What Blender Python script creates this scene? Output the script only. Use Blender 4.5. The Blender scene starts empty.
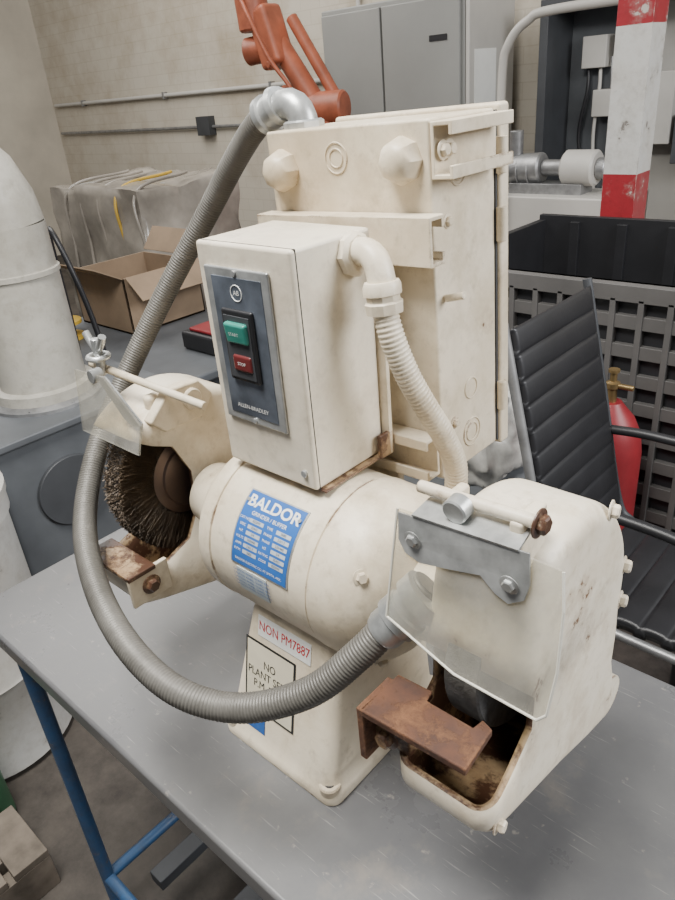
import bpy, bmesh, math, random
from mathutils import Vector, Matrix, noise
random.seed(4)
T = 0.85
V = Vector

# ---------------------------------------------------------------- materials
def newmat(name):
    m = bpy.data.materials.new(name); m.use_nodes = True
    nt = m.node_tree; b = nt.nodes["Principled BSDF"]
    return m, nt, b
def noise_node(nt, scale, detail=5, rough=.6, coord=None):
    n = nt.nodes.new("ShaderNodeTexNoise"); n.inputs["Scale"].default_value = scale
    n.inputs["Detail"].default_value = detail; n.inputs["Roughness"].default_value = rough
    nt.links.new(coord, n.inputs["Vector"]); return n
def ramp(nt, src, p0, p1, c0=(0,0,0,1), c1=(1,1,1,1)):
    r = nt.nodes.new("ShaderNodeValToRGB")
    r.color_ramp.elements[0].position = p0; r.color_ramp.elements[1].position = p1
    r.color_ramp.elements[0].color = c0; r.color_ramp.elements[1].color = c1
    nt.links.new(src, r.inputs[0]); return r
def mix(nt, fac, a, b):
    m = nt.nodes.new("ShaderNodeMix"); m.data_type = 'RGBA'
    for s, v in ((m.inputs[0], fac), (m.inputs[6], a), (m.inputs[7], b)):
        if hasattr(v, "is_linked"): nt.links.new(v, s)
        elif isinstance(v, (int, float)): s.default_value = v
        else: s.default_value = (*v, 1)
    return m.outputs[2]
def scaled(nt, src, k):
    m = nt.nodes.new("ShaderNodeMath"); m.operation = 'MULTIPLY'; m.inputs[1].default_value = k
    nt.links.new(src, m.inputs[0]); return m.outputs[0]
def basic(name, col, rough=.5, metal=0, var=.12, scale=8, bump=.05, bscale=60, spec=.5):
    m, nt, b = newmat(name)
    tc = nt.nodes.new("ShaderNodeTexCoord").outputs["Object"]
    n = noise_node(nt, scale, coord=tc)
    r = ramp(nt, n.outputs[0], .3, .7)
    dark = tuple(c*(1-var*2) for c in col); lite = tuple(min(1, c*(1+var)) for c in col)
    nt.links.new(mix(nt, r.outputs[0], dark, lite), b.inputs["Base Color"])
    b.inputs["Roughness"].default_value = rough; b.inputs["Metallic"].default_value = metal
    b.inputs["Specular IOR Level"].default_value = spec
    if bump:
        n2 = noise_node(nt, bscale, coord=tc)
        bp = nt.nodes.new("ShaderNodeBump"); bp.inputs["Strength"].default_value = bump
        bp.inputs["Distance"].default_value = .004
        nt.links.new(n2.outputs[0], bp.inputs["Height"]); nt.links.new(bp.outputs[0], b.inputs["Normal"])
    return m
def worn(name, col, dirt, chip, chip_lo=.66, chip_hi=.69, edge=.5, rough=.42, cscale=22, dscale=5, d0=.46, d1=.66, speck=.35, dk=.8, bump=.35, halo_k=.5):
    m, nt, b = newmat(name)
    tc = nt.nodes.new("ShaderNodeTexCoord").outputs["Object"]
    d = noise_node(nt, dscale, 7, .65, tc); dr = ramp(nt, d.outputs[0], d0, d1)
    c1 = mix(nt, scaled(nt, dr.outputs[0], dk), col, dirt)
    dl = noise_node(nt, 17, 6, .7, tc); dlr = ramp(nt, dl.outputs[0], .50, .68)
    c1 = mix(nt, scaled(nt, dlr.outputs[0], .5), c1, tuple(x*.85 for x in dirt))
    f = noise_node(nt, 60, 5, .65, tc); fr = ramp(nt, f.outputs[0], .56, .72)
    c2 = mix(nt, scaled(nt, fr.outputs[0], speck), c1, tuple(x*.55 for x in dirt))
    bev = nt.nodes.new("ShaderNodeBevel"); bev.samples = 4; bev.inputs[0].default_value = .005
    geo = nt.nodes.new("ShaderNodeNewGeometry")
    dot = nt.nodes.new("ShaderNodeVectorMath"); dot.operation = 'DOT_PRODUCT'
    nt.links.new(bev.outputs[0], dot.inputs[0]); nt.links.new(geo.outputs["Normal"], dot.inputs[1])
    sub = nt.nodes.new("ShaderNodeMath"); sub.operation = 'SUBTRACT'; sub.inputs[0].default_value = 1
    nt.links.new(dot.outputs["Value"], sub.inputs[1])
    mu = nt.nodes.new("ShaderNodeMath"); mu.operation = 'MULTIPLY'; mu.inputs[1].default_value = edge
    nt.links.new(sub.outputs[0], mu.inputs[0])
    mn = nt.nodes.new("ShaderNodeMath"); mn.operation = 'MINIMUM'; mn.inputs[1].default_value = .13
    nt.links.new(mu.outputs[0], mn.inputs[0])
    n = noise_node(nt, cscale, 8, .7, tc)
    add = nt.nodes.new("ShaderNodeMath"); nt.links.new(mn.outputs[0], add.inputs[0]); nt.links.new(n.outputs[0], add.inputs[1])
    cr = ramp(nt, add.outputs[0], chip_lo, chip_hi)
    halo = ramp(nt, add.outputs[0], chip_lo-.09, chip_hi)
    c3 = mix(nt, scaled(nt, halo.outputs[0], halo_k), c2, tuple(.5*x+.5*y for x, y in zip(dirt, chip)))
    nt.links.new(mix(nt, cr.outputs[0], c3, chip), b.inputs["Base Color"])
    b.inputs["Roughness"].default_value = rough
    bp = nt.nodes.new("ShaderNodeBump"); bp.inputs["Strength"].default_value = bump; bp.inputs["Distance"].default_value = .002
    n3 = noise_node(nt, 45, 3, .5, tc)
    s2 = nt.nodes.new("ShaderNodeMath"); s2.operation = 'SUBTRACT'
    nt.links.new(n3.outputs[0], s2.inputs[0]); nt.links.new(cr.outputs[0], s2.inputs[1])
    nt.links.new(s2.outputs[0], bp.inputs["Height"]); nt.links.new(bp.outputs[0], b.inputs["Normal"])
    return m

CREAM = worn("cream_paint", (.73,.645,.50), (.50,.40,.265), (.15,.085,.045), .665, .68, .8, cscale=13, d0=.42, d1=.68)
CREAMG = worn("cream_paint_guard", (.75,.675,.54), (.52,.41,.27), (.17,.09,.045), .655, .67, 1.1, cscale=12, d0=.44, d1=.68)
CREAMC = worn("cream_paint_conduit", (.72,.64,.50), (.50,.40,.27), (.2,.12,.07), .72, .75, .0, cscale=13)
CREAMR = worn("cream_paint_rusty", (.46,.33,.19), (.22,.11,.045), (.07,.032,.018), .46, .54, .5)
CREAM2 = worn("cream_paint_switch", (.72,.65,.52), (.58,.49,.37), (.13,.13,.14), .67, .685, .9, speck=.25, cscale=14)
RUST = worn("rusty_steel", (.105,.042,.02), (.04,.02,.015), (.22,.10,.045), .50, .68, .6, .85, 30, 14, .4, .62, .7, .9, 1.0)
STEEL = basic("galvanised_steel", (.50,.51,.50), .36, .6, .2, 30)
DULL = basic("dull_steel", (.34,.34,.34), .45, .7, .15, 20)
FLEX = worn("conduit_metal", (.15,.142,.126), (.09,.084,.072), (.24,.225,.20), .62, .74, 0, .5, 15)
FLEX.node_tree.nodes["Principled BSDF"].inputs["Metallic"].default_value = .25
WHEEL = basic("abrasive_wheel", (.12,.12,.12), .9, 0, .25, 60, .5, 300)
WIRE = basic("wire_core", (.022,.016,.012), .7, .1, .3, 40)
BRISTLE = basic("bristle_wire", (.085,.060,.038), .55, .35, .3, 40)
BLACK = basic("black_plastic", (.016,.016,.018), .45, 0, .1)
LEATHER = basic("black_leather", (.016,.016,.018), .42, 0, .1, 10, .1, 90)
BLUEP = basic("blue_nameplate", (.025,.12,.40), .35, 0, .08, 30, 0)
WHITE = basic("white_print", (.80,.80,.76), .5, 0, .03, 10, 0)
LABEL = basic("aged_label", (.72,.66,.50), .5, 0, .06, 20, 0)
INK = basic("black_ink", (.02,.02,.02), .5, 0, .05, 10, 0)
REDINK = basic("red_ink", (.55,.02,.03), .5, 0, .05, 10, 0)
RED = basic("red_paint", (.22,.015,.02), .45, 0, .12)
REDW = worn("post_red_paint", (.32,.02,.028), (.26,.02,.025), (.5,.45,.4), .62, .64, .5, .45, 10)
WHTW = worn("post_white_paint", (.58,.57,.54), (.5,.47,.42), (.2,.18,.16), .64, .66, .5, .45, 10, speck=.2)
GREENB = basic("green_button", (.035,.24,.19), .35, 0, .05)
REDB = basic("red_button", (.13,.02,.02), .4, 0, .1)
SWBLUE = basic("switch_plate_face", (.21,.24,.29), .30, .6, .3, 14, .05)
ORANGE = basic("orange_robot_paint", (.36,.10,.05), .45, 0, .2)
GREYCAB = basic("grey_cabinet_paint", (.27,.27,.255), .45, 0, .05, 2)
LITECAB = basic("light_cabinet_paint", (.52,.50,.46), .45, 0, .08, 2)
DARKG = basic("dark_grey_paint", (.05,.053,.058), .5, 0, .15, 4)
MIDG = basic("mid_grey_paint", (.095,.102,.11), .45, 0, .15, 4)
DUCT = worn("duct_paint", (.42,.40,.35), (.28,.26,.215), (.18,.17,.15), .72, .76, 0, .45, 10, 3, speck=.2)
CARD = basic("cardboard", (.24,.17,.11), .8, 0, .1, 6)
WRAP = basic("plastic_wrap", (.30,.27,.23), .22, 0, .25, 3, .4, 7)
BLUEF = worn("blue_frame_paint", (.03,.09,.20), (.045,.07,.12), (.12,.10,.09), .6, .66, .5)
BLUEB = basic("blue_bin_plastic", (.03,.10,.38), .4)
GREENT = basic("green_tank_paint", (.04,.17,.08), .4)
WOOD = basic("weathered_wood", (.17,.14,.11), .8, 0, .25, 12)
CRATE = basic("grey_crate_plastic", (.105,.10,.096), .55, 0, .12, 5)
BRASS = basic("brass", (.32,.22,.10), .45, .8)
YEL = basic("yellow_plastic", (.5,.32,.04), .5)
HUB = basic("hub_steel", (.17,.12,.10), .42, .5)
WALLP = basic("plain_wall_paint", (.54,.49,.405), .8, 0, .1, 1.5)

def clear_mat():
    m, nt, b = newmat("clear_polycarbonate")
    out = nt.nodes["Material Output"]
    tr = nt.nodes.new("ShaderNodeBsdfTransparent"); tr.inputs[0].default_value = (.93,.92,.87,1)
    b.inputs["Base Color"].default_value = (.60,.58,.53,1); b.inputs["Roughness"].default_value = .10
    tc = nt.nodes.new("ShaderNodeTexCoord").outputs["Object"]
    n = noise_node(nt, 18, 6, .65, tc); r = ramp(nt, n.outputs[0], .35, .75, (.14,.14,.14,1), (.32,.32,.32,1))
    mx = nt.nodes.new("ShaderNodeMixShader")
    nt.links.new(r.outputs[0], mx.inputs[0]); nt.links.new(tr.outputs[0], mx.inputs[1]); nt.links.new(b.outputs[0], mx.inputs[2])
    nt.links.new(mx.outputs[0], out.inputs[0]); return m
CLEAR = clear_mat()
CLEDGE = basic("shield_edge", (.62,.60,.52), .25, 0, .05)

def table_mat():
    m, nt, b = newmat("grey_table_paint")
    tc = nt.nodes.new("ShaderNodeTexCoord").outputs["Object"]
    n = noise_node(nt, 3, 8, .65, tc); r = ramp(nt, n.outputs[0], .35, .7)
    c = mix(nt, r.outputs[0], (.100,.100,.104), (.160,.159,.156))
    for rot, k, lo in ((.6,.55,.60),(-.9,.45,.62),(1.9,.4,.62)):
        mp = nt.nodes.new("ShaderNodeMapping"); mp.inputs["Rotation"].default_value = (0,0,rot); mp.inputs["Scale"].default_value = (5,130,1)
        nt.links.new(tc, mp.inputs[0])
        s = noise_node(nt, 2.2, 4, .6, mp.outputs[0]); sr = ramp(nt, s.outputs[0], lo+.05, lo+.09)
        c = mix(nt, scaled(nt, sr.outputs[0], k), c, (.33,.32,.30))
    n4 = noise_node(nt, 8, 7, .7, tc); r4 = ramp(nt, n4.outputs[0], .56, .74)
    c = mix(nt, scaled(nt, r4.outputs[0], .55), c, (.25,.22,.18))
    n5 = noise_node(nt, 60, 4, .6, tc); r5 = ramp(nt, n5.outputs[0], .66, .72)
    c = mix(nt, scaled(nt, r5.outputs[0], .5), c, (.34,.31,.27))
    nt.links.new(c, b.inputs["Base Color"])
    rr = ramp(nt, n.outputs[0], .3, .7, (.22,.22,.22,1), (.42,.42,.42,1)); nt.links.new(rr.outputs[0], b.inputs["Roughness"])
    return m
TABLE = table_mat()
def floor_mat():
    m, nt, b = newmat("stained_concrete")
    tc = nt.nodes.new("ShaderNodeTexCoord").outputs["Object"]
    n = noise_node(nt, 4, 10, .75, tc); r = ramp(nt, n.outputs[0], .35, .7)
    c = mix(nt, r.outputs[0], (.025,.020,.017), (.10,.085,.07))
    nt.links.new(c, b.inputs["Base Color"]); b.inputs["Roughness"].default_value = .6
    return m
FLOOR = floor_mat()
def wall_mat():
    m, nt, b = newmat("painted_masonry")
    tc = nt.nodes.new("ShaderNodeTexCoord").outputs["Object"]
    mp = nt.nodes.new("ShaderNodeMapping"); mp.inputs["Rotation"].default_value = (math.radians(90),0,0)
    nt.links.new(tc, mp.inputs[0])
    br = nt.nodes.new("ShaderNodeTexBrick"); br.inputs["Scale"].default_value = 2.5
    br.inputs["Color1"].default_value = (.56,.515,.43,1); br.inputs["Color2"].default_value = (.54,.49,.405,1)
    br.inputs["Mortar"].default_value = (.49,.44,.355,1); br.inputs["Mortar Size"].default_value = .009
    nt.links.new(mp.outputs[0], br.inputs["Vector"])
    n = noise_node(nt, 1.3, 8, .7, tc); r = ramp(nt, n.outputs[0], .45, .75)
    c = mix(nt, scaled(nt, r.outputs[0], .8), br.outputs[0], (.31,.23,.145))
    nt.links.new(c, b.inputs["Base Color"]); b.inputs["Roughness"].default_value = .8
    return m
WALL = wall_mat()

# ---------------------------------------------------------------- mesh helpers
def grp(name, loc=(0,0,0)):
    e = bpy.data.objects.new(name, None); e.empty_display_size = .05
    bpy.context.collection.objects.link(e); e.location = loc; return e
def emit(name, bm, mats, parent=None, bevel=0, seg=3, ang=30, sharp=40, wn=True, recalc=True, smooth=True):
    if recalc: bmesh.ops.recalc_face_normals(bm, faces=bm.faces)
    if bevel:
        ed = [e for e in bm.edges if len(e.link_faces) == 2 and e.calc_face_angle(0) > math.radians(ang)]
        bmesh.ops.bevel(bm, geom=ed, offset=bevel, segments=seg, profile=.5, affect='EDGES', clamp_overlap=True)
    me = bpy.data.meshes.new(name); bm.to_mesh(me); bm.free()
    if not isinstance(mats, (list, tuple)): mats = [mats]
    for m in mats: me.materials.append(m)
    if smooth:
        me.polygons.foreach_set("use_smooth", [True]*len(me.polygons))
        me.set_sharp_from_angle(angle=math.radians(sharp))
    ob = bpy.data.objects.new(name, me); bpy.context.collection.objects.link(ob)
    if parent: ob.parent = parent
    if wn and bevel:
        w = ob.modifiers.new("wn", 'WEIGHTED_NORMAL'); w.keep_sharp = True
    return ob
def bbox(name, lo, hi, mat, parent=None, bevel=.002, rot=None, seg=3):
    bm = bmesh.new(); bmesh.ops.create_cube(bm, size=1)
    c = (V(lo)+V(hi))/2; s = V(hi)-V(lo)
    for v in bm.verts:
        p = V((v.co.x*s.x, v.co.y*s.y, v.co.z*s.z))
        if rot: p = rot @ p
        v.co = p + c
    return emit(name, bm, mat, parent, bevel, seg)
def frame_of(ax):
    ax = V(ax).normalized(); h = V((0,0,1)) if abs(ax.z) < .9 else V((1,0,0))
    u = h.cross(ax).normalized(); return ax, u, ax.cross(u)
def lathe(name, o, ax, prof, mat, parent=None, n=48, cap=True, sharp=35):
    ax, u, w = frame_of(ax); o = V(o); bm = bmesh.new(); rings = []
    for s, r in prof:
        rings.append([bm.verts.new(o+ax*s+(u*math.cos(2*math.pi*i/n)+w*math.sin(2*math.pi*i/n))*r) for i in range(n)])
    for a, b in zip(rings, rings[1:]):
        for i in range(n): bm.faces.new((a[i], a[(i+1)%n], b[(i+1)%n], b[i]))
    if cap:
        bm.faces.new(rings[0][::-1]); bm.faces.new(rings[-1])
    return emit(name, bm, mat, parent, sharp=sharp)
def cyl(name, p0, p1, r, mat, parent=None, n=24, r2=None, ch=None):
    p0, p1 = V(p0), V(p1); L = (p1-p0).length; r2 = r if r2 is None else r2
    ch = min(r, r2, L)*.12 if ch is None else ch
    return lathe(name, p0, p1-p0, [(0, r-ch), (ch, r), (L-ch, r2), (L, r2-ch)], mat, parent, n)
def bolt(name, p, d, r, h, mat, parent):
    p = V(p); d = V(d).normalized()
    lathe(name+"_washer", p, d, [(0,r*1.5),(h*.15,r*1.5),(h*.2,r*1.4)], mat, parent, 20)
    return lathe(name, p, d, [(0,r),(h*.8,r),(h,r*.8)], mat, parent, 6)
def prism(name, poly, x0, x1, mat, parent=None, bevel=.002, plane='x', seg=3):
    bm = bmesh.new()
    def mkv(a, b, c): return bm.verts.new({'x':(c,a,b),'y':(a,c,b),'z':(a,b,c)}[plane])
    A = [mkv(a,b,x0) for a,b in poly]; B = [mkv(a,b,x1) for a,b in poly]
    bm.faces.new(A); bm.faces.new(B[::-1]); n = len(poly)
    for i in range(n): bm.faces.new((A[i],A[(i+1)%n],B[(i+1)%n],B[i]))
    return emit(name, bm, mat, parent, bevel, seg)
def spline(pts, step):
    pts = [V(p) for p in pts]; P = [pts[0]*2-pts[1]]+pts+[pts[-1]*2-pts[-2]]; d = []
    for i in range(1, len(P)-2):
        for k in range(24):
            t = k/24; a,b,c,e = P[i-1],P[i],P[i+1],P[i+2]
            d.append(.5*((2*b)+(c-a)*t+(2*a-5*b+4*c-e)*t*t+(3*b-a-3*c+e)*t**3))
    d.append(pts[-1]); out = [d[0]]; acc = 0; 
    for a, b in zip(d, d[1:]):
        L = (b-a).length
        if L == 0: continue
        while acc+L >= step:
            f = (step-acc)/L; a = a.lerp(b, f); out.append(a.copy()); L = (b-a).length; acc = 0
            if L < 1e-9: break
        acc += L
    return out
def sweep(name, pts, r, mat, parent=None, pitch=0, amp=0, n=18, step=None, rfn=None):
    step = step or (pitch/4 if pitch else r*.5)
    S = spline(pts, step); bm = bmesh.new(); rings = []
    t0 = (S[1]-S[0]).normalized(); _, u, w = frame_of(t0); prev = t0
    for i, p in enumerate(S):
        t = (S[min(i+1,len(S)-1)]-S[max(i-1,0)]).normalized()
        q = prev.rotation_difference(t); u = q @ u; u = (u-t*u.dot(t)).normalized(); w = t.cross(u); prev = t
        rr = r
        if pitch: rr = r + amp*(1,.1,-1,.1)[i%4]
        if rfn: rr *= rfn(i/(len(S)-1))
        rings.append([bm.verts.new(p+(u*math.cos(2*math.pi*k/n)+w*math.sin(2*math.pi*k/n))*rr) for k in range(n)])
    for a, b in zip(rings, rings[1:]):
        for k in range(n): bm.faces.new((a[k],a[(k+1)%n],b[(k+1)%n],b[k]))
    bm.faces.new(rings[0][::-1]); bm.faces.new(rings[-1])
    return emit(name, bm, mat, parent, sharp=80)
def ring(name, c, ax, R, r, mat, parent, n=40):
    prof = [(r*math.sin(a), R+r*math.cos(a)) for a in [2*math.pi*k/8 for k in range(9)]]
    return lathe(name, c, ax, prof, mat, parent, n, cap=False, sharp=80)
def text(name, body, size, mat, parent, fn, bold=0, sx=1):
    cu = bpy.data.curves.new(name, 'FONT'); cu.body = body; cu.size = size*10; cu.align_x = 'CENTER'; cu.align_y = 'CENTER'
    cu.offset = bold*10; cu.resolution_u = 3
    ob = bpy.data.objects.new(name, cu); bpy.context.collection.objects.link(ob)
    dg = bpy.context.evaluated_depsgraph_get(); me = bpy.data.meshes.new_from_object(ob.evaluated_get(dg))
    bpy.data.objects.remove(ob)
    for v in me.vertices: v.co = fn(v.co.x*sx*.1, v.co.y*.1)
    me.materials.clear(); me.materials.append(mat)
    o = bpy.data.objects.new(name, me); bpy.context.collection.objects.link(o); o.parent = parent; return o
def lumpy(name, c, s, mat, parent, amp, freq, seed=0, pw=.35, z0=None):
    bm = bmesh.new(); bmesh.ops.create_cube(bm, size=2)
    bmesh.ops.subdivide_edges(bm, edges=bm.edges, cuts=18, use_grid_fill=True)
    for v in bm.verts:
        p = v.co.copy(); q = p.normalized(); p = p.lerp(q*1.15, pw)
        w = V((p.x*s[0]/2, p.y*s[1]/2, p.z*s[2]/2))
        w += q*amp*noise.fractal(w*freq+V((seed,seed,0)), 1, 2, 4)
        v.co = w+V(c)
        if z0 is not None: v.co.z = max(v.co.z, z0)
    return emit(name, bm, mat, parent, sharp=80)

# ---------------------------------------------------------------- room
def slab(name, lo, hi, mat): return bbox(name, lo, hi, mat, None, 0)
slab("floor", (-8.2,-3.5,-.1), (3.5,4.4,0), FLOOR)
slab("wall_back", (-8.2,4.2,0), (3.5,4.4,4.2), WALL)
slab("wall_left", (-8.2,-3.5,0), (-8.0,4.2,4.2), WALLP)
wc = grp("wall_conduit")
cyl("run_1", (-7.9,4.17,1.62), (-2.2,4.17,1.62), .018, LITECAB, wc)
cyl("run_2", (-7.9,4.17,1.33), (-2.2,4.17,1.33), .014, DULL, wc)
cyl("drop", (-3.3,4.17,1.62), (-3.3,4.17,4.0), .016, LITECAB, wc)
bbox("junction", (-5.3,4.12,1.26), (-5.12,4.199,1.42), DARKG, wc)
for i in range(4): bbox("clip_%d"%i, (-7.3+i*1.5,4.15,1.59), (-7.27+i*1.5,4.199,1.65), DULL, wc)

# ---------------------------------------------------------------- table
tb = grp("work_table", (0,0,T))
bbox("top", (-.65,-.115,-.035), (1.35,.42,0), TABLE, tb, .006, seg=4)
for i,(x,y) in enumerate(((-.555,-.085),(-.555,.38),(1.25,-.085),(1.25,.38))):
    cyl("leg_%d"%i, (x,y,-.034), (x,y,-.85), .0135, BLUEF, tb)
for i,z in enumerate((-.06,-.70)):
    for j,y in enumerate((-.085,.38)): cyl("rail_x%d%d"%(i,j), (-.555,y,z), (1.25,y,z), .012, BLUEF, tb)
    for j,x in enumerate((-.555,.3,1.25)): cyl("rail_y%d%d"%(i,j), (x,-.085,z), (x,.38,z), .012, BLUEF, tb)
bbox("under_channel", (-.50,-.02,-.74), (-.46,.36,-.71), DARKG, tb)
bbox("lower_shelf", (-.3,-.07,-.70), (1.2,.37,-.685), DARKG, tb)

# ---------------------------------------------------------------- bench grinder
g = grp("bench_grinder", (0,0,T))
AY, AZ = .12, .27
def loft(name, secs, mat, parent, n=8):
    bm = bmesh.new(); rings = []
    for (x0,x1,y0,y1,z,rc) in secs:
        R = []
        for cx,cy,a0 in ((x1-rc,y1-rc,0),(x0+rc,y1-rc,90),(x0+rc,y0+rc,180),(x1-rc,y0+rc,270)):
            for k in range(n+1):
                a = math.radians(a0+90*k/n); R.append(bm.verts.new((cx+rc*math.cos(a), cy+rc*math.sin(a), z)))
        rings.append(R)
    for a,b in zip(rings, rings[1:]):
        m = len(a)
        for i in range(m): bm.faces.new((a[i],a[(i+1)%m],b[(i+1)%m],b[i]))
    bm.faces.new(rings[0]); bm.faces.new(rings[-1])
    return emit(name, bm, mat, parent, sharp=50)
loft("pedestal", [(-.098,.100,-.004,.225,0.001,.016),(-.098,.100,-.004,.225,.010,.016),(-.096,.098,-.001,.222,.014,.016),
     (-.090,.088,.006,.218,.03,.016),(-.056,.088,.041,.20,.20,.016),(-.05,.088,.06,.19,.25,.012)], CREAM, g)
for i,(x,y) in enumerate(((.084,.010),(-.083,.010),(.083,.21),(-.083,.21))):
    cyl("foot_lug_%d"%i, (x,y,.010), (x,y,.022), .013, CREAM, g, 28)
    cyl("foot_hole_%d"%i, (x,y,.021), (x,y,.0230), .0065, INK, g, 20)
P = [(-.205,.035),(-.20,.042),(-.175,.046),(-.150,.058),(-.125,.066),(-.118,.085),(-.114,.093),(-.105,.1),(-.085,.101),(-.084,.099),(-.082,.1),
     (.070,.1),(.0715,.098),(.073,.101),(.105,.100),(.128,.092),(.142,.078),(.150,.062),(.155,.05),(.20,.046),(.225,.05)]
lathe("motor_housing", (0,AY,AZ), (1,0,0), P, CREAM, g, 72)
for i,a in enumerate((35,125,215,305)):
    a = math.radians(a); bolt("bell_bolt_%d"%i, (.128,AY-.09*math.cos(a),AZ+.09*math.sin(a)), (1,-.7*math.cos(a),.7*math.sin(a)), .006,.006, CREAM, g)
bbox("motor_saddle", (-.05,.06,.16), (.08,.18,.20), CREAM, g, .008)
def cmap(cx, phi0, R):
    return lambda u,v: V((cx+u, AY-R*math.cos(phi0+v/R), AZ+R*math.sin(phi0+v/R)))
def curved_plate(name, x0, x1, a0, a1, R, mat, n=16):
    bm = bmesh.new(); A = []
    for k in range(n+1):
        a = math.radians(a0+(a1-a0)*k/n); c,s = math.cos(a), math.sin(a)
        A.append([bm.verts.new((x, AY-r*c, AZ+r*s)) for x,r in ((x0,.0995),(x0,R),(x1,R),(x1,.0995))])
    for a,b in zip(A,A[1:]):
        for i in range(4): bm.faces.new((a[i],a[(i+1)%4],b[(i+1)%4],b[i]))
    bm.faces.new(A[0]); bm.faces.new(A[-1])
    return emit(name, bm, mat, g)
curved_plate("nameplate_border", -.045, .045, 8, 58, .1012, STEEL)
curved_plate("nameplate", -.043, .043, 9, 57, .1016, BLUEP)
f = cmap(0, math.radians(33), .1019)
text("nameplate_title", "BALDOR", .0185, WHITE, g, lambda u,v: f(u, v+.031), .0005, 1.1)
text("nameplate_subtitle", "GRINDER / BUFFER", .0065, WHITE, g, lambda u,v: f(u, v+.0185), 0)
lab = ("CAT NO", "SPEC", "H.P.", "VOLTS", "AMPS", "R.P.M.")
val = ("8250W", "35A01", "3/4", "230/460", "2.6/1.3", "3600")
SILV = basic("field_silver",(.50,.54,.58),.4)
for r_ in range(6):
    z = .0105-r_*.0072
    text("nameplate_row_%d"%r_, lab[r_], .0042, WHITE, g, lambda u,v,z=z: f(u-.034, v+z))
    text("nameplate_rowb_%d"%r_, ("TYPE","FRAME","PHASE","HZ","RATING","CODE")[r_], .0042, WHITE, g, lambda u,v,z=z: f(u+.006, v+z))
    for j,(a,b) in enumerate(((-.026,-.004),(.016,.038))):
        bm = bmesh.new(); bm.faces.new([bm.verts.new(f(u,v)) for u,v in ((a,z-.0022),(b,z-.0022),(b,z+.0022),(a,z+.0022))])
        emit("nameplate_field_%d_%d"%(r_,j), bm, SILV, g)
        text("nameplate_value_%d_%d"%(r_,j), val[r_] if j==0 else val[5-r_], .0040, INK, g, lambda u,v,z=z,a=a,b=b: cmap(0, math.radians(33), .1021)(u+(a+b)/2, v+z))
text("nameplate_footer", "BALDOR ELECTRIC CO. FT SMITH, ARK.", .0042, WHITE, g, lambda u,v: f(u, v-.0365))
for i,(u,v) in enumerate(((-.0395,.031),(.0395,.031))): 
    p = f(u,v); cyl("nameplate_rivet_%d"%i, p, p+(p-V((p.x,AY,AZ))).normalized()*.0015, .0022, STEEL, g, 12)
curved_plate("rating_label", -.036, .012, -12, 6, .1012, basic("pale_label",(.50,.55,.55),.4))
for r_ in range(5):
    text("rating_line_%d"%r_, "CAUTION WHEEL GUARD RPM", .0042, BLUEP, g, lambda u,v,r_=r_: cmap(-.012, math.radians(-2), .1015)(u, v+.010-r_*.005))
def fmap(cx, cz, off=.0006):
    def fn(u,v):
        z = cz+v; y = .006+(z-.03)*(.035/.17)
        return V((cx+u, y-off, z))
    return fn
def fquad(name, cx, cz, w, h, mat, off):
    fn = fmap(cx,cz,off); bm = bmesh.new()
    bm.faces.new([bm.verts.new(fn(u*w/2,v*h/2)) for u,v in ((-1,-1),(1,-1),(1,1),(-1,1))]); return emit(name, bm, mat, g)
fquad("asset_label", .006, .182, .088, .028, WHITE, .0008)
text("asset_label_text", "NON PM7887", .0178, REDINK, g, fmap(.006,.182,.0012), 0, .80)
fquad("notice_border", -.016, .110, .086, .098, INK, .0008); fquad("notice_label", -.016, .110, .080, .092, LABEL, .0011)
text("notice_text", "NO\nPLANT SERV.\nP.M. REQ.", .0155, INK, g, fmap(-.016,.115,.0014), 0, .86)
fquad("blue_tag", -.045, .042, .045, .024, BLUEP, .0009)

# wheel guards
def arc(cy, cz, R, a0, a1, n): return [(cy+R*math.cos(math.radians(a0+(a1-a0)*k/n)), cz+R*math.sin(math.radians(a0+(a1-a0)*k/n))) for k in range(n+1)]
tail = [(.248,.215),(.246,.175),(.256,.145),(.262,.112),(.252,.085),(.225,.078),(.19,.088),(.12,.113),(.02,.142),(-.008,.152),(-.018,.165),(-.019,.192)]
rimR = [(.030,.300),(.036,.325),(.043,.36),(.052,.388)]+arc(.115,.285,.132,112,-12,22)+tail
rimL = arc(.115,.285,.132,132,-12,22)+tail
def guard(name, x0, x1, rim, notch, bev):
    bm = bmesh.new(); full = rim+notch
    A = [bm.verts.new((x0,y,z)) for y,z in full]; B = [bm.verts.new((x1,y,z)) for y,z in full]
    bm.faces.new(A); bm.faces.new(B[::-1])
    for i in range(len(rim)-1): bm.faces.new((A[i],A[i+1],B[i+1],B[i]))
    bmesh.ops.recalc_face_normals(bm, faces=bm.faces)
    ed = [e for e in bm.edges if len(e.link_faces)==2 and e.calc_face_angle(0) > math.radians(60)]
    bmesh.ops.bevel(bm, geom=ed, offset=bev, segments=6, profile=.5, affect='EDGES', clamp_overlap=True)
    bmesh.ops.triangulate(bm, faces=[f for f in bm.faces if len(f.verts)>6])
    ob = emit(name, bm, [CREAMG,CREAMR], g, recalc=False, sharp=45)
    s = ob.modifiers.new("s",'SOLIDIFY'); s.thickness = .006; s.offset = -1; s.material_offset = 1; s.material_offset_rim = 1
    return ob
guard("wheel_guard_right", .208, .312, rimR, [(.02,.215),(.050,.238),(.052,.275)], .020)
guard("wheel_guard_left", -.315, -.212, rimL, [(.02,.195),(.075,.215),(.095,.25),(.098,.31),(.078,.355),(.05,.368)], .014)
sweep("exhaust_roll_right", [(.215,.240,.112),(.26,.245,.110),(.318,.243,.110)], .027, CREAMG, g)
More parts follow.
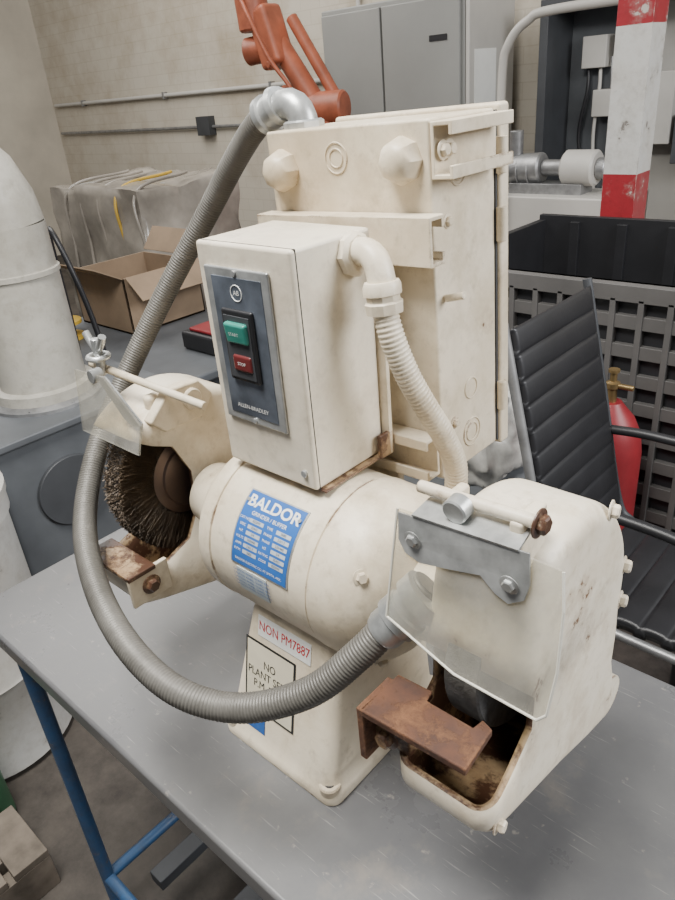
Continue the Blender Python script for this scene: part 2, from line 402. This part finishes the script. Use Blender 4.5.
for i,(y,z) in enumerate(((.185,.392),(.236,.30),(.238,.255),(.0,.165))):
    bolt("guard_bolt_%d"%i, (.309,y,z), (1,.15,0), .0065, .008, CREAMG, g)
# wheels
lathe("grinding_wheel", (.237,.115,.275), (1,0,0), [(0,.02),(0,.088),(.002,.09),(.034,.09),(.036,.088),(.036,.02)], WHEEL, g, 64)
lathe("wheel_flange", (.225,.115,.275), (1,0,0), [(0,.03),(.004,.045),(.012,.045)], DULL, g)
WX = -.262; WZ = .290
lathe("wire_wheel_hub", (WX-.02,.115,WZ), (1,0,0), [(0,.02),(0,.05),(.004,.058),(.036,.062),(.040,.054),(.041,.046),(.044,.044),(.046,.03)], HUB, g, 48)
lathe("wire_wheel_core", (WX-.018,.115,WZ), (1,0,0), [(0,.05),(0,.10),(.004,.108),(.032,.108),(.036,.10),(.036,.05)], WIRE, g, 96)
bm = bmesh.new()
for i in range(14000):
    a = random.random()*2*math.pi; face = random.random() < .6
    x = WX+(.0185 if face else random.uniform(-.018,.018)); a2 = a+random.gauss(0,.05)
    r0, r1 = (random.uniform(.058,.095), random.uniform(.095,.1115)) if face else (.10, random.uniform(.109,.1125))
    p0 = V((x,.115+r0*math.cos(a),WZ+r0*math.sin(a))); p1 = V((x+random.gauss(0,.0015),.115+r1*math.cos(a2),WZ+r1*math.sin(a2)))
    d,u,w = frame_of(p1-p0); q = .0005
    b_ = [bm.verts.new(p0+(u*math.cos(k*2.094)+w*math.sin(k*2.094))*q) for k in range(3)]
    c_ = [bm.verts.new(p1+(u*math.cos(k*2.094)+w*math.sin(k*2.094))*q) for k in range(3)]
    for k in range(3): bm.faces.new((b_[k],b_[(k+1)%3],c_[(k+1)%3],c_[k]))
emit("wire_bristles", bm, BRISTLE, g, recalc=False, smooth=False)

# tool rest, right
prism("tool_rest_plate", [(.188,-.035),(.296,-.03),(.292,.018),(.280,.022),(.278,.010),(.230,.010),(.228,.022),(.190,.020)], .246, .254, RUST, g, .0015, 'z')
bbox("tool_rest_flange", (.184,-.035,.19), (.192,.012,.254), RUST, g, .0015)
bbox("tool_rest_arm", (.192,-.012,.195), (.225,.008,.222), CREAMR, g, .003)
bolt("tool_rest_nut", (.204,-.018,.215), (0,-1,0), .009, .009, CREAMR, g)
prism("tool_rest_plate_left", [(-.31,-.03),(-.205,-.03),(-.205,.012),(-.31,.012)], .206, .213, CREAMR, g, .0015, 'z')
bbox("tool_rest_flange_left", (-.212,-.03,.165), (-.2055,.03,.212), CREAM, g, .0015)
bolt("tool_rest_nut_left", (-.205,0,.188), (1,0,0), .009, .009, CREAMR, g)

# shield, right
sh = [(.186,.036,.428),(.250,.036,.430),(.335,.036,.428),(.341,.028,.40),(.344,.018,.35),(.342,.010,.312),(.335,.008,.304),(.26,.008,.306),(.187,.012,.328)]
bm = bmesh.new(); bm.faces.new([bm.verts.new(p) for p in sh]); o = emit("eye_shield", bm, CLEAR, g, smooth=False)
s = o.modifiers.new("s",'SOLIDIFY'); s.thickness = .0025
def edge_strip(name, pts, r=.0012): 
    for i,(a,b) in enumerate(zip(pts, pts[1:])): cyl("%s_%d"%(name,i), a, b, r, CLEDGE, g, 8, ch=0)
edge_strip("eye_shield_edge", sh[2:]+[sh[0]])
def plate(name, pts, th, mat):
    bm = bmesh.new(); bm.faces.new([bm.verts.new(p) for p in pts]); o = emit(name, bm, mat, g, smooth=False)
    s = o.modifiers.new("s",'SOLIDIFY'); s.thickness = th; return o
def sy(z): return .0325 - max(0,(.428-z))*.16
bk = [(.190,.428),(.31,.436),(.313,.41),(.310,.396),(.298,.388),(.286,.392),(.272,.402),(.245,.396),(.215,.390),(.2,.394),(.192,.404)]
plate("shield_bracket", [(x,sy(z)-.001,z) for x,z in bk], .002, STEEL)
plate("shield_bracket_fold", [(.205,.030,.432),(.302,.030,.437),(.300,.056,.442),(.207,.056,.438)], .002, STEEL)
for i,(x,z) in enumerate(((.208,.410),(.298,.406))): bolt("shield_screw_%d"%i, (x,sy(z)-.003,z), (0,-1,-.1), .0055, .004, STEEL, g)
cyl("shield_rod", (.198,.052,.446), (.305,.052,.450), .0055, CREAMG, g)
cyl("shield_knob", (.243,.048,.447), (.243,.034,.445), .011, STEEL, g)
bolt("shield_nut", (.306,.052,.450), (1,0,0), .008, .008, CREAMR, g)
bbox("shield_arm", (.285,.045,.385), (.297,.085,.448), CREAM, g, .003)
bbox("shield_arm_inner", (.22,.05,.40), (.23,.08,.445), CREAM, g, .003)
# shield, left
plate("shield_bracket_left", [(-.285,.036,.452),(-.262,.036,.455),(-.20,.036,.408),(-.203,.036,.396),(-.215,.036,.395),(-.24,.036,.405)], .002, STEEL)
shl = [(-.33,.036,.452),(-.262,.036,.455),(-.2,.036,.405),(-.2,.025,.37),(-.33,.025,.37)]
plate("eye_shield_left", shl, .003, CLEAR)
cyl("shield_rod_left", (-.325,.055,.455), (-.14,.088,.425), .005, CREAM, g)
bbox("shield_arm_left", (-.240,.065,.39), (-.2235,.13,.425), CREAM, g, .006)
cyl("guard_lug_left", (-.2,.115,.41), (-.215,.115,.41), .014, CREAM, g)
prism("guard_ear_left", [(.05,.40),(.085,.432),(.13,.43),(.15,.405),(.13,.38),(.07,.38)], -.222, -.205, CREAM, g, .003)
cyl("wing_bolt_left", (-.30,.055,.445), (-.30,.055,.492), .006, STEEL, g)
for a in (-1,1): sweep("wing_left", [(-.30,.055,.475),(-.30+a*.012,.055,.487),(-.30+a*.02,.055,.498)], .005, STEEL, g, n=10)
ring("clamp_left", (-.302,.055,.468), (0,0,1), .012, .004, STEEL, g)
cyl("nut_left", (-.286,.045,.452), (-.286,.03,.452), .009, STEEL, g)

# ---------------------------------------------------------------- switch box
sb = grp("motor_switch_box", (0,0,T))
bbox("enclosure", (-.093,.079,.374), (.0445,.19,.622), CREAM2, sb, .004)
bbox("lid_seam", (-.0933,.084,.3737), (.0448,.0851,.6223), INK, sb, 0)
bbox("mount_tray", (-.075,.085,.3712), (.052,.198,.3738), CREAMR, sb, .001)
bbox("mount_back", (-.075,.191,.3712), (.054,.197,.60), CREAM, sb, .001)
bbox("mount_lip", (.049,.175,.3712), (.054,.198,.40), CREAMR, sb, .001)
YF = .079
bbox("faceplate", (-.080,YF-.004,.434), (.014,YF,.600), STEEL, sb, .003)
bbox("faceplate_inset", (-.069,YF-.0048,.443), (.004,YF-.0035,.591), SWBLUE, sb, .0004)
bbox("switch_bezel", (-.057,YF-.009,.484), (-.011,YF-.004,.560), BLACK, sb, .003)
bbox("switch_well", (-.053,YF-.0098,.488), (-.015,YF-.0085,.554), DARKG, sb, .0004)
R_ = Matrix.Rotation(.12,3,'X')
bbox("start_button", (-.050,YF-.014,.526), (-.018,YF-.006,.548), GREENB, sb, .003, R_)
bbox("stop_button", (-.046,YF-.012,.496), (-.018,YF-.006,.514), REDB, sb, .003)
text("start_text", "START", .005, WHITE, sb, lambda u,v: V((-.034+u, YF-.0155-v*.12, .537+v)))
text("stop_text", "STOP", .005, WHITE, sb, lambda u,v: V((-.032+u, YF-.0123, .505+v)))
text("brand_text", "ALLEN-BRADLEY", .0065, WHITE, sb, lambda u,v: V((-.033+u, YF-.0052, .453+v)), 0)
ring("logo_ring", (-.033,YF-.005,.576), (0,1,0), .0080, .0005, WHITE, sb)
text("logo_text", "AB", .007, WHITE, sb, lambda u,v: V((-.033+u, YF-.0052, .576+v)), 0)
for i,(x,z) in enumerate(((-.033,.5955),(-.033,.4385))): cyl("plate_screw_%d"%i, (x,YF-.0035,z), (x,YF-.006,z), .003, STEEL, sb, 16)
cyl("lid_screw", (.03,.08,.392), (.03,.076,.392), .004, STEEL, sb, 16)

# ---------------------------------------------------------------- rear enclosure
eb = grp("electrical_enclosure", (0,0,T))
bbox("body", (-.122,.225,.338), (.098,.34,.715), CREAM, eb, .003)
bbox("door", (-.125,.343,.334), (.103,.362,.720), CREAM, eb, .004)
bbox("door_seam", (-.12,.34,.34), (.099,.343,.713), DARKG, eb, 0)
def dome(name, p):
    lathe(name, p, (0,-1,0), [(0,.022),(.006,.0225),(.013,.020),(.019,.017),(.023,.011),(.024,.004)], CREAM, eb, 8, sharp=30)
dome("hub_cap_1", (-.098,.225,.675)); dome("hub_cap_2", (.068,.225,.680))
for i in range(2): ring("knockout_%d"%i, (-.020,.2247,.685), (0,1,0), .015-.006*i, .0010, CREAM, eb)
for i,(y,z,r) in enumerate(((.285,.43,.012),(.285,.375,.017),(.285,.375,.011),(.27,.665,.014),(.27,.665,.009))): ring("side_knockout_%d"%i, (.0983,y,z), (1,0,0), r, .0012, CREAM, eb)
for i,(y,z) in enumerate(((.25,.62),(.25,.40))): bolt("side_bolt_%d"%i, (.098,y,z), (1,0,0), .005,.005, CREAM, eb)
for i,z in enumerate((.67,.60,.40)): cyl("hinge_%d"%i, (.103,.345,z-.018), (.103,.345,z+.018), .006, CREAM, eb)
def channel_x(name, x0, x1, y0, y1, z0, z1, t=.004, flip=False):
    poly = [(y1,z0),(y0,z0),(y0,z0+.012),(y0+t,z0+.012),(y0+t,z0+t),(y1-t,z0+t),(y1-t,z1-t),(y0+t,z1-t),(y0+t,z1-.012),(y0,z1-.012),(y0,z1),(y1,z1)]
    if flip: poly = [(y0+y1-a,b) for a,b in poly]
    return prism(name, poly, x0, x1, CREAM, eb, .001)
channel_x("channel_upper", -.128, .112, .200, .224, .585, .632, flip=True)
channel_x("channel_lower", -.10, .094, .200, .224, .345, .395)
def channel_y(name, x0, x1, y0, y1, z0, z1, t=.004):
    poly = [(x0,z0),(x1,z0),(x1,z0+.012),(x1-t,z0+.012),(x1-t,z0+t),(x0+t,z0+t),(x0+t,z1-t),(x1-t,z1-t),(x1-t,z1-.012),(x1,z1-.012),(x1,z1),(x0,z1)]
    return prism(name, poly, y0, y1, CREAM, eb, .001, 'y')
channel_y("channel_side", .099, .123, .225, .335, .662, .712)
for i,z in enumerate((.672,.70)): bolt("channel_bolt_%d"%i, (.106,.235+i*.01,.687), (1,0,0), .006, .006, CREAM, eb)
bbox("support_post", (-.03,.227,.020), (.03,.2385,.345), CREAM, eb, .003)
cyl("lock_pin", (.10,.24,.545), (.122,.24,.55), .004, CREAM, eb)
sweep("elbow", [(-.10,.265,.708),(-.10,.265,.722),(-.107,.265,.735),(-.122,.265,.741),(-.136,.264,.737)], .0165, STEEL, eb)
lathe("elbow_nut", (-.10,.265,.715), (0,0,1), [(0,.023),(.006,.023),(.008,.020)], STEEL, eb, 8)
rc = V((0,.28,.5)); Rm = Matrix.Rotation(math.radians(-1.8),4,'Y')   # the box sits slightly crooked on its bracket
eb.matrix_world = Matrix.Translation(V((0,0,T-.004))) @ Matrix.Translation(rc) @ Rm @ Matrix.Translation(-rc)

# ---------------------------------------------------------------- flexible conduits
fc = grp("flexible_conduit", (0,0,T))
path = [(-.143,.264,.730),(-.180,.264,.715),(-.230,.264,.676),(-.292,.25,.605),(-.35,.2,.504),(-.385,.13,.395),(-.363,.05,.3195),(-.303,-.02,.263),
        (-.2075,-.07,.239),(-.102,-.1,.222),(-.015,-.1,.203),(.051,-.07,.194),(.116,-.03,.224),(.155,.008,.269),(.178,.038,.306),(.198,.062,.337)]
sweep("hose", path, .0150, FLEX, fc, .0038, .0005, 20)
lathe("collar_top", (-.138,.264,.733), (-.92,-.0,-.38), [(0,.020),(.006,.0225),(.008,.019),(.022,.019),(.024,.0225),(.032,.0225),(.034,.018)], STEEL, fc, 24)
lathe("collar_end", (.168,.024,.289), (.045,.045,.058), [(0,.0175),(.006,.020),(.018,.020),(.020,.0235),(.036,.0235),(.038,.021),(.045,.021),(.047,.026),(.062,.026)], STEEL, fc, 24)
fc2 = grp("flexible_conduit", (0,0,T))
sweep("hose", [(.088,.15,.565),(.098,.149,.53),(.108,.158,.49),(.117,.172,.455),(.125,.195,.41),(.128,.212,.365),(.122,.21,.32),(.10,.19,.30)], .0122, CREAMC, fc2, .0046, .0007, 18)
sweep("elbow", [(.045,.160,.603),(.062,.159,.606),(.077,.156,.600),(.085,.153,.585),(.088,.151,.568)], .0135, CREAMC, fc2)
lathe("elbow_flange", (.0445,.160,.602), (1,0,.1), [(0,.022),(.007,.022),(.011,.018)], CREAMC, fc2, 8)
lathe("elbow_nut", (.086,.152,.582), (.12,-.03,-1), [(0,.017),(.004,.019),(.012,.019),(.013,.0165),(.018,.0165),(.02,.019),(.03,.018)], CREAMC, fc2, 10)

# ---------------------------------------------------------------- background
bc = grp("bulk_crate")
x0,x1,y0,y1,zt = -1.0,.55,1.75,2.6,1.0
bbox("panel_front", (x0,y0,.12), (x1,y0+.02,zt), BLACK, bc); bbox("panel_back", (x0,y1-.03,.12), (x1,y1,zt+.02), BLACK, bc)
bbox("panel_left", (x0,y0,.12), (x0+.03,y1,zt), BLACK, bc); bbox("panel_right", (x1-.03,y0,.12), (x1,y1,zt), BLACK, bc)
bbox("base", (x0,y0,.05), (x1,y1,.13), CRATE, bc)
bbox("front_lining", (x0+.03,y0+.02,.12), (x1-.03,y0+.03,zt-.01), BLACK, bc)
bbox("top_rail", (x0,y0-.03,zt-.05), (x1,y0+.02,zt), CRATE, bc)
for i in range(9): bbox("slat_%d"%i, (x0,y0-.022,.13+i*.092), (x1,y0,.172+i*.092), CRATE, bc)
for i in range(19): bbox("rib_%d"%i, (x0+i*.085,y0-.03,.12), (x0+.018+i*.085,y0,zt-.04), CRATE, bc)
for i in range(4): bbox("foot_%d"%i, (x0+i*.47,y0,0), (x0+.14+i*.47,y1,.05), CRATE, bc)
for i in range(7): bbox("back_rib_%d"%i, (x0+.15+i*.2,y1-.05,.3), (x0+.19+i*.2,y1-.03,zt), BLACK, bc)
# office chair
ch = grp("office_chair")
def backp(s, y): return V((-.075-.13*s, y, .56+.56*s))
def padded(name, fn, n, cnt, h):
    bm = bmesh.new(); rows = []
    for k in range(n+1):
        s = k/n; bul = h*abs(math.sin(math.pi*s*cnt))**.35
        rows.append([bm.verts.new(fn(s,y,bul*e)) for y,e in ((.905,.2),(.918,.85),(1.09,1),(1.262,.85),(1.275,.2))])
    for a,b in zip(rows,rows[1:]):
        for i in range(4): bm.faces.new((a[i],a[i+1],b[i+1],b[i]))
    o = emit(name, bm, LEATHER, ch, sharp=60); s = o.modifiers.new("s",'SOLIDIFY'); s.thickness=.03; s.offset=-1
padded("back_cushion", lambda s,y,b: backp(s,y)+V((.012+b,0,0)), 150, 10, .007)
padded("seat_cushion", lambda s,y,b: V((-.04+.48*s,y,.49+b)), 120, 8, .007)
for i,y in enumerate((.893,1.287)):
    sweep("side_frame_%d"%i, [backp(1.02,y),backp(.5,y),backp(.0,y),V((-.03,y,.50)),V((.06,y,.465)),V((.42,y,.46))], .011, (DULL,DARKG)[i], ch)
    sweep("armrest_%d"%i, [V((-.13,y,.75)),V((.0,y,.76)),V((.2,y,.75)),V((.27,y,.70)),V((.26,y,.48))], .012, BLACK, ch)
cyl("gas_lift", (.2,1.09,.08), (.2,1.09,.45), .025, BLACK, ch)
for k in range(5):
    a = 2*math.pi*k/5+.3; e = V((.2+.3*math.cos(a),1.09+.3*math.sin(a),.06))
    cyl("base_arm_%d"%k, (.2,1.09,.10), e, .02, STEEL, ch, r2=.014); cyl("caster_%d"%k, e+V((-.01,0,-.03)), e+V((.012,0,-.03)), .028, BLACK, ch)
rt = grp("gas_cylinder"); c = (-.215,1.54)
lathe("tank", (c[0],c[1],.001), (0,0,1), [(0,.08),(.02,.10),(.55,.10),(.61,.092),(.66,.07),(.69,.045),(.71,.03)], RED, rt)
lathe("valve", (c[0],c[1],.71), (0,0,1), [(0,.014),(.04,.014),(.045,.020),(.06,.020),(.065,.010),(.09,.010),(.092,.016),(.10,.016)], BRASS, rt)
cyl("outlet", (c[0],c[1],.762), (c[0]+.06,c[1],.762), .008, BRASS, rt)
po = grp("striped_post"); px,py = -.73,2.80
for i,(a,b,m) in enumerate(((0,.55,WHTW),(.55,.94,REDW),(.94,1.165,REDW),(1.165,1.70,WHTW),(1.70,2.0,REDW),(2.0,2.6,WHTW),(2.6,2.9,REDW),(2.9,4.1,WHTW))):
    bbox("band_%d"%i, (px-.07,py-.07,a), (px+.07,py+.07,b), m, po, 0)
gc = grp("control_cabinet")
bbox("body", (-3.05,3.5,.1), (-1.98,4.0,2.0), GREYCAB, gc, .01); bbox("plinth", (-3.03,3.52,0), (-2.0,3.98,.1), DARKG, gc)
bbox("door_left", (-3.03,3.475,.14), (-2.56,3.498,1.97), GREYCAB, gc, .006); bbox("door_right", (-2.545,3.475,.14), (-2.0,3.498,1.97), GREYCAB, gc, .006)
bbox("handle", (-2.60,3.455,1.0), (-2.58,3.475,1.25), BLACK, gc); bbox("badge", (-2.2,3.47,1.76), (-2.08,3.474,1.79), BLACK, gc,0)
bbox("end_panel", (-1.975,3.5,.1), (-1.95,3.99,2.03), LITECAB, gc, .004)
bbox("notice_sheet", (-1.949,3.55,1.35), (-1.946,3.78,1.7), WHITE, gc, 0)
hr = grp("pipe_guard_rail")
sweep("hoop", [(-1.42,2.95,.001),(-1.42,2.95,1.0),(-1.42,2.95,1.55),(-1.39,2.95,1.69),(-1.30,2.95,1.77),(-1.15,2.95,1.80),(-.4,2.95,1.80),(.3,2.95,1.80),(.42,2.95,1.74),(.44,2.95,1.5),(.44,2.95,.001)], .020, LITECAB, hr, n=14)
ep = grp("open_electrical_panel")
ex0,ex1,ey,ez0,ez1 = -1.66,-.2,3.75,.55,1.86
bbox("back_plate", (ex0,4.1,ez0), (ex1,4.18,ez1), LITECAB, ep)
for i,(lo,hi) in enumerate((((ex0,ey,ez0),(ex0+.05,4.1,ez1)),((ex1-.05,ey,ez0),(ex1,4.1,ez1)),((ex0,ey,ez1),(ex1,4.1,ez1+.04)),((ex0,ey,ez0-.04),(ex1,4.1,ez0)))): bbox("frame_%d"%i, lo, hi, DARKG, ep)
bbox("inner_dark", (ex0+.05,4.05,ez0), (ex0+.35,4.1,ez1), MIDG, ep)
for i,(x,z,w,h) in enumerate(((-1.5,1.55,.14,.16),(-1.30,1.62,.12,.1),(-1.42,1.30,.22,.14),(-1.25,1.15,.28,.36),(-.95,1.05,.2,.25))):
    bbox("module_%d"%i, (x,3.95,z), (x+w,4.06,z+h), LITECAB if i!=4 else MIDG, ep, .006)
for i in range(5): sweep("cable_%d"%i, [(-1.48+i*.07,4.0,1.6),(-1.46+i*.07,3.97,1.45),(-1.5+i*.09,3.98,1.2),(-1.45+i*.06,4.0,.9)], .010, (BLACK,LITECAB,DULL)[i%3], ep, n=8)
bbox("stand", (ex0+.1,3.8,0), (ex1-.1,4.1,ez0-.04), MIDG, ep)
pm = grp("pump_motor_unit")
cyl("motor", (-1.68,3.25,1.10), (-1.34,3.25,1.12), .075, DULL, pm); cyl("neck", (-1.34,3.25,1.12), (-1.22,3.25,1.12), .04, DULL, pm)
cyl("gearbox", (-1.22,3.25,1.12), (-1.05,3.25,1.12), .085, LITECAB, pm); cyl("riser", (-1.5,3.25,1.15), (-1.5,3.25,1.30), .035, DULL, pm)
cyl("cap", (-1.05,3.25,1.12), (-1.0,3.25,1.12), .05, DULL, pm)
for i in range(5): ring("fin_%d"%i, (-1.64+i*.06,3.25,1.105), (1,0,.05), .076, .004, DULL, pm)
bbox("frame", (-1.8,3.1,.0), (-.85,3.42,1.0), LITECAB, pm, .01)
bbox("foot", (-1.5,3.18,.99), (-1.1,3.32,1.05), DULL, pm)
mb = grp("machine_housing"); bbox("body", (-.62,3.2,0), (.5,3.65,1.2), LITECAB, mb, .02); bbox("top_ledge", (-.64,3.15,1.2), (.52,3.68,1.24), LITECAB, mb, .006)
du = grp("dust_collector")
cx,cy = -1.6,.52; L = V((-.55,-.83,0))
C0 = V((cx,cy,.82)); 
lathe("duct", C0, (0,0,1), [(0,.150),(.03,.150),(.035,.128),(.36,.128),(.362,.134),(.375,.134),(.377,.126),(.50,.126)], DUCT, du)
sweep("elbow", [C0+V((0,0,.49)),C0+V((0,0,.56))+L*.01,C0+V((0,0,.64))+L*.05,C0+V((0,0,.69))+L*.13,C0+V((0,0,.71))+L*.24,C0+V((0,0,.71))+L*.5], .126, DUCT, du, n=36)
lathe("base_ring", C0-V((0,0,.03)), (0,0,1), [(0,.17),(.02,.17),(.03,.15)], DULL, du)
for k in range(8): bolt("ring_bolt_%d"%k, (cx+.16*math.cos(k*.785),cy+.16*math.sin(k*.785),.81), (0,0,1), .006,.006, DULL, du)
bbox("blower_housing", (-1.98,.22,.32), (-1.38,.80,.79), MIDG, du, .02)
bbox("blower_lid", (-2.0,.20,.775), (-1.36,.82,.80), MIDG, du, .006)
cyl("inlet_plate", (-1.379,.42,.58), (-1.365,.42,.58), .11, DARKG, du, 40)
bbox("stand", (-1.92,.28,0), (-1.45,.75,.32), DARKG, du, .01)
wd = grp("waste_drum")
lathe("shell", (-1.30,-.02,.001), (0,0,1), [(0,.19),(.02,.21),(.28,.21),(.29,.215),(.30,.21),(.70,.21),(.71,.22),(.76,.22)], WHTW, wd); 
lathe("lid", (-1.30,-.02,.76), (0,0,1), [(0,.225),(.02,.225),(.04,.19)], LITECAB, wd)
gt = grp("green_cylinder"); lathe("tank", (-1.03,-.20,.001), (0,0,1), [(0,.08),(.02,.09),(.26,.09),(.30,.08),(.33,.045)], GREENT, gt)
lathe("valve", (-1.03,-.20,.33), (0,0,1), [(0,.02),(.05,.02),(.05,.035),(.07,.035)], BRASS, gt)
wp = grp("wooden_pallet")
for i in range(4): bbox("board_%d"%i, (-.92,-.50+i*.095,.10), (-.74,-.42+i*.095,.12), WOOD, wp)
for i in range(3): bbox("bearer_%d"%i, (-.92+i*.07,-.50,0), (-.88+i*.07,-.135,.10), WOOD, wp)
bn = grp("steel_bench"); bbox("top", (-2.9,.95,.60), (-1.65,1.75,.64), MIDG, bn, .01)
for i,(x,y) in enumerate(((-2.85,1.0),(-1.7,1.0),(-2.85,1.7),(-1.7,1.7))): bbox("leg_%d"%i, (x,y-.02,0), (x+.05,y+.03,.6), DARKG, bn)
bbox("drawer_body", (-2.75,1.02,.15), (-1.75,1.7,.6), DARKG, bn, .01)
cb = grp("cardboard_box")
for i,(lo,hi) in enumerate((((-2.8,1.3,.64),(-2.35,1.308,.90)),((-2.8,1.712,.64),(-2.35,1.72,.90)),((-2.8,1.3,.64),(-2.792,1.72,.90)),((-2.358,1.3,.64),(-2.35,1.72,.90)),((-2.8,1.3,.64),(-2.35,1.72,.65)))):
    bbox("side_%d"%i, lo, hi, CARD, cb, .001)
bbox("flap_front", (-2.8,1.17,.93), (-2.35,1.31,.935), CARD, cb, 0, Matrix.Rotation(-.5,3,'X')); bbox("flap_side", (-2.34,1.3,.86), (-2.20,1.72,.865), CARD, cb, 0, Matrix.Rotation(.7,3,'Y'))
bbox("flap_back", (-2.8,1.70,.96), (-2.35,1.83,.965), CARD, cb, 0, Matrix.Rotation(.9,3,'X'))
ws = grp("wrapped_pallet_load")
bbox("pallet", (-4.1,1.85,0), (-2.95,2.62,.14), WOOD, ws)
lumpy("wrapped_goods", (-3.5,2.24,.66), (1.0,.74,1.06), WRAP, ws, .05, 3, 3, .14, z0=.14)
bbox("inner_panel", (-3.85,2.0,.4), (-3.15,2.5,1.17), GREYCAB, ws, .01)
for i in range(5): sweep("fold_%d"%i, [(-3.02-.2*i,1.84,.3),(-3.0-.2*i,1.87,.8),(-3.05-.18*i,1.90,1.15),(-3.1-.15*i,2.3,1.21)], .009, YEL if i==1 else WRAP, ws, n=8)
bb = grp("blue_bin"); bbox("body", (-1.62,.90,.45),(-1.30,1.12,.60), BLUEB, bb, .01); bbox("rim", (-1.64,.88,.59),(-1.28,1.14,.615), BLUEB, bb, .006)
bbox("stand", (-1.6,.92,0),(-1.32,1.1,.45), DARKG, bb)
tl = grp("battery_pack"); bbox("case", (-1.98,1.3,.64),(-1.72,1.46,.72), BLACK, tl, .015); bbox("cap", (-1.94,1.32,.72),(-1.76,1.44,.735), RED, tl, .006)
yr = grp("yellow_reel"); lathe("reel", (-2.62,1.1,.641), (0,0,1), [(0,.09),(.015,.09),(.016,.05),(.07,.05),(.071,.09),(.085,.09)], YEL, yr)
bh = grp("black_hose"); 
sweep("hose", [(-2.05,.85,.012),(-2.08,.88,.5),(-2.1,.9,.95),(-2.06,.88,1.18),(-1.95,.84,1.22),(-1.88,.84,1.1),(-1.85,.86,.9),(-1.8,.87,.5),(-1.78,.88,.012)], .010, BLACK, bh, n=10)
bg = grp("plastic_bag"); lumpy("bag", (-.56,1.32,.62), (.30,.28,.30), basic("bag_plastic",(.4,.39,.36),.3,0,.25,9,.5,15), bg, .05, 8, 2, .6, z0=.5)
st = grp("tool_cabinet"); bbox("body", (-.8,1.1,.05), (-.36,1.55,.49), DARKG, st, .01); bbox("top", (-.82,1.08,.475), (-.34,1.57,.50), MIDG, st, .004)
for i in range(3): bbox("drawer_%d"%i, (-.78,1.088,.08+i*.13), (-.38,1.1,.19+i*.13), MIDG, st, .003)
for i in range(4): bbox("foot_%d"%i, (-.8+.38*(i%2),1.12+.36*(i//2),0), (-.74+.38*(i%2),1.18+.36*(i//2),.05), BLACK, st)
rb = grp("industrial_robot_arm")
cyl("base", (-2.72,2.95,0), (-2.72,2.95,.55), .22, ORANGE, rb, 32); cyl("turret", (-2.72,2.95,.55), (-2.72,2.95,.85), .19, ORANGE, rb, 32)
cyl("shoulder", (-2.90,2.9,.95), (-2.52,3.0,.95), .15, ORANGE, rb, 32)
cyl("lower_arm", (-2.72,2.95,.95), (-2.62,3.03,1.48), .09, ORANGE, rb, 24, r2=.075)
cyl("elbow", (-2.74,2.98,1.47), (-2.50,3.05,1.47), .09, ORANGE, rb, 32)
cyl("forearm_a", (-2.66,3.0,1.46), (-2.93,2.96,1.86), .065, ORANGE, rb, 24, r2=.06)
cyl("forearm_b", (-2.55,3.05,1.50), (-2.84,3.02,1.95), .035, ORANGE, rb, 16)
bbox("forearm_casting", (-3.02,2.86,1.70), (-2.86,3.02,2.02), ORANGE, rb, .03, Matrix.Rotation(-.3,3,'Y'))
cyl("wrist_body", (-3.12,2.90,1.80), (-2.92,2.98,1.82), .075, ORANGE, rb, 32)
cyl("wrist_body_2", (-3.05,2.92,1.90), (-3.06,2.92,2.2), .09, ORANGE, rb, 32, r2=.10)
for i,(x,z) in enumerate(((-2.9,1.72),(-2.8,1.58),(-3.0,1.92))): bolt("arm_bolt_%d"%i, (x,2.87,z), (0,-1,0), .02, .02, ORANGE, rb)
sweep("cable", [(-3.05,2.82,2.1),(-2.95,2.80,1.95),(-2.85,2.82,1.75),(-2.75,2.86,1.6),(-2.7,2.85,1.5)], .012, ORANGE, rb, n=10)

# ---------------------------------------------------------------- light
w = bpy.data.worlds.new("world"); bpy.context.scene.world = w; w.use_nodes = True
w.node_tree.nodes["Background"].inputs[0].default_value = (.92,.95,1,1); w.node_tree.nodes["Background"].inputs[1].default_value = .20
def area(name, loc, tgt, sx, sy, e, col):
    l = bpy.data.lights.new(name, 'AREA'); l.shape='RECTANGLE'; l.size=sx; l.size_y=sy; l.energy=e; l.color=col
    o = bpy.data.objects.new(name, l); bpy.context.collection.objects.link(o); o.location = loc
    o.rotation_euler = (V(tgt)-V(loc)).to_track_quat('-Z','Y').to_euler()
area("ceiling_light", (-.3,-.5,3.4), (0,.1,.9), 1.2, .9, 175, (1,.98,.94))
area("bay_window_light", (3.0,1.6,2.9), (0,.3,1.0), 1.8, 1.8, 210, (.97,.98,1))
area("ceiling_light", (-4.0,1.8,3.9), (-3.8,3.2,0.6), 3, 2.5, 165, (1,.97,.92))

# ---------------------------------------------------------------- camera
cd = bpy.data.cameras.new("camera"); cam = bpy.data.objects.new("camera", cd); bpy.context.collection.objects.link(cam)
Z = V((-.0818,.8835,.4614)).normalized(); X = V((.7416,-.2504,.6217)); X = (X-Z*X.dot(Z)).normalized(); Y = Z.cross(X)
M = Matrix((X,Y,Z)).to_4x4(); M.translation = V((.5045,-.356,T+.75)); cam.matrix_world = M
cd.sensor_fit='VERTICAL'; cd.sensor_height = 36; cd.lens = 28.2; cd.clip_start=.02
bpy.context.scene.camera = cam
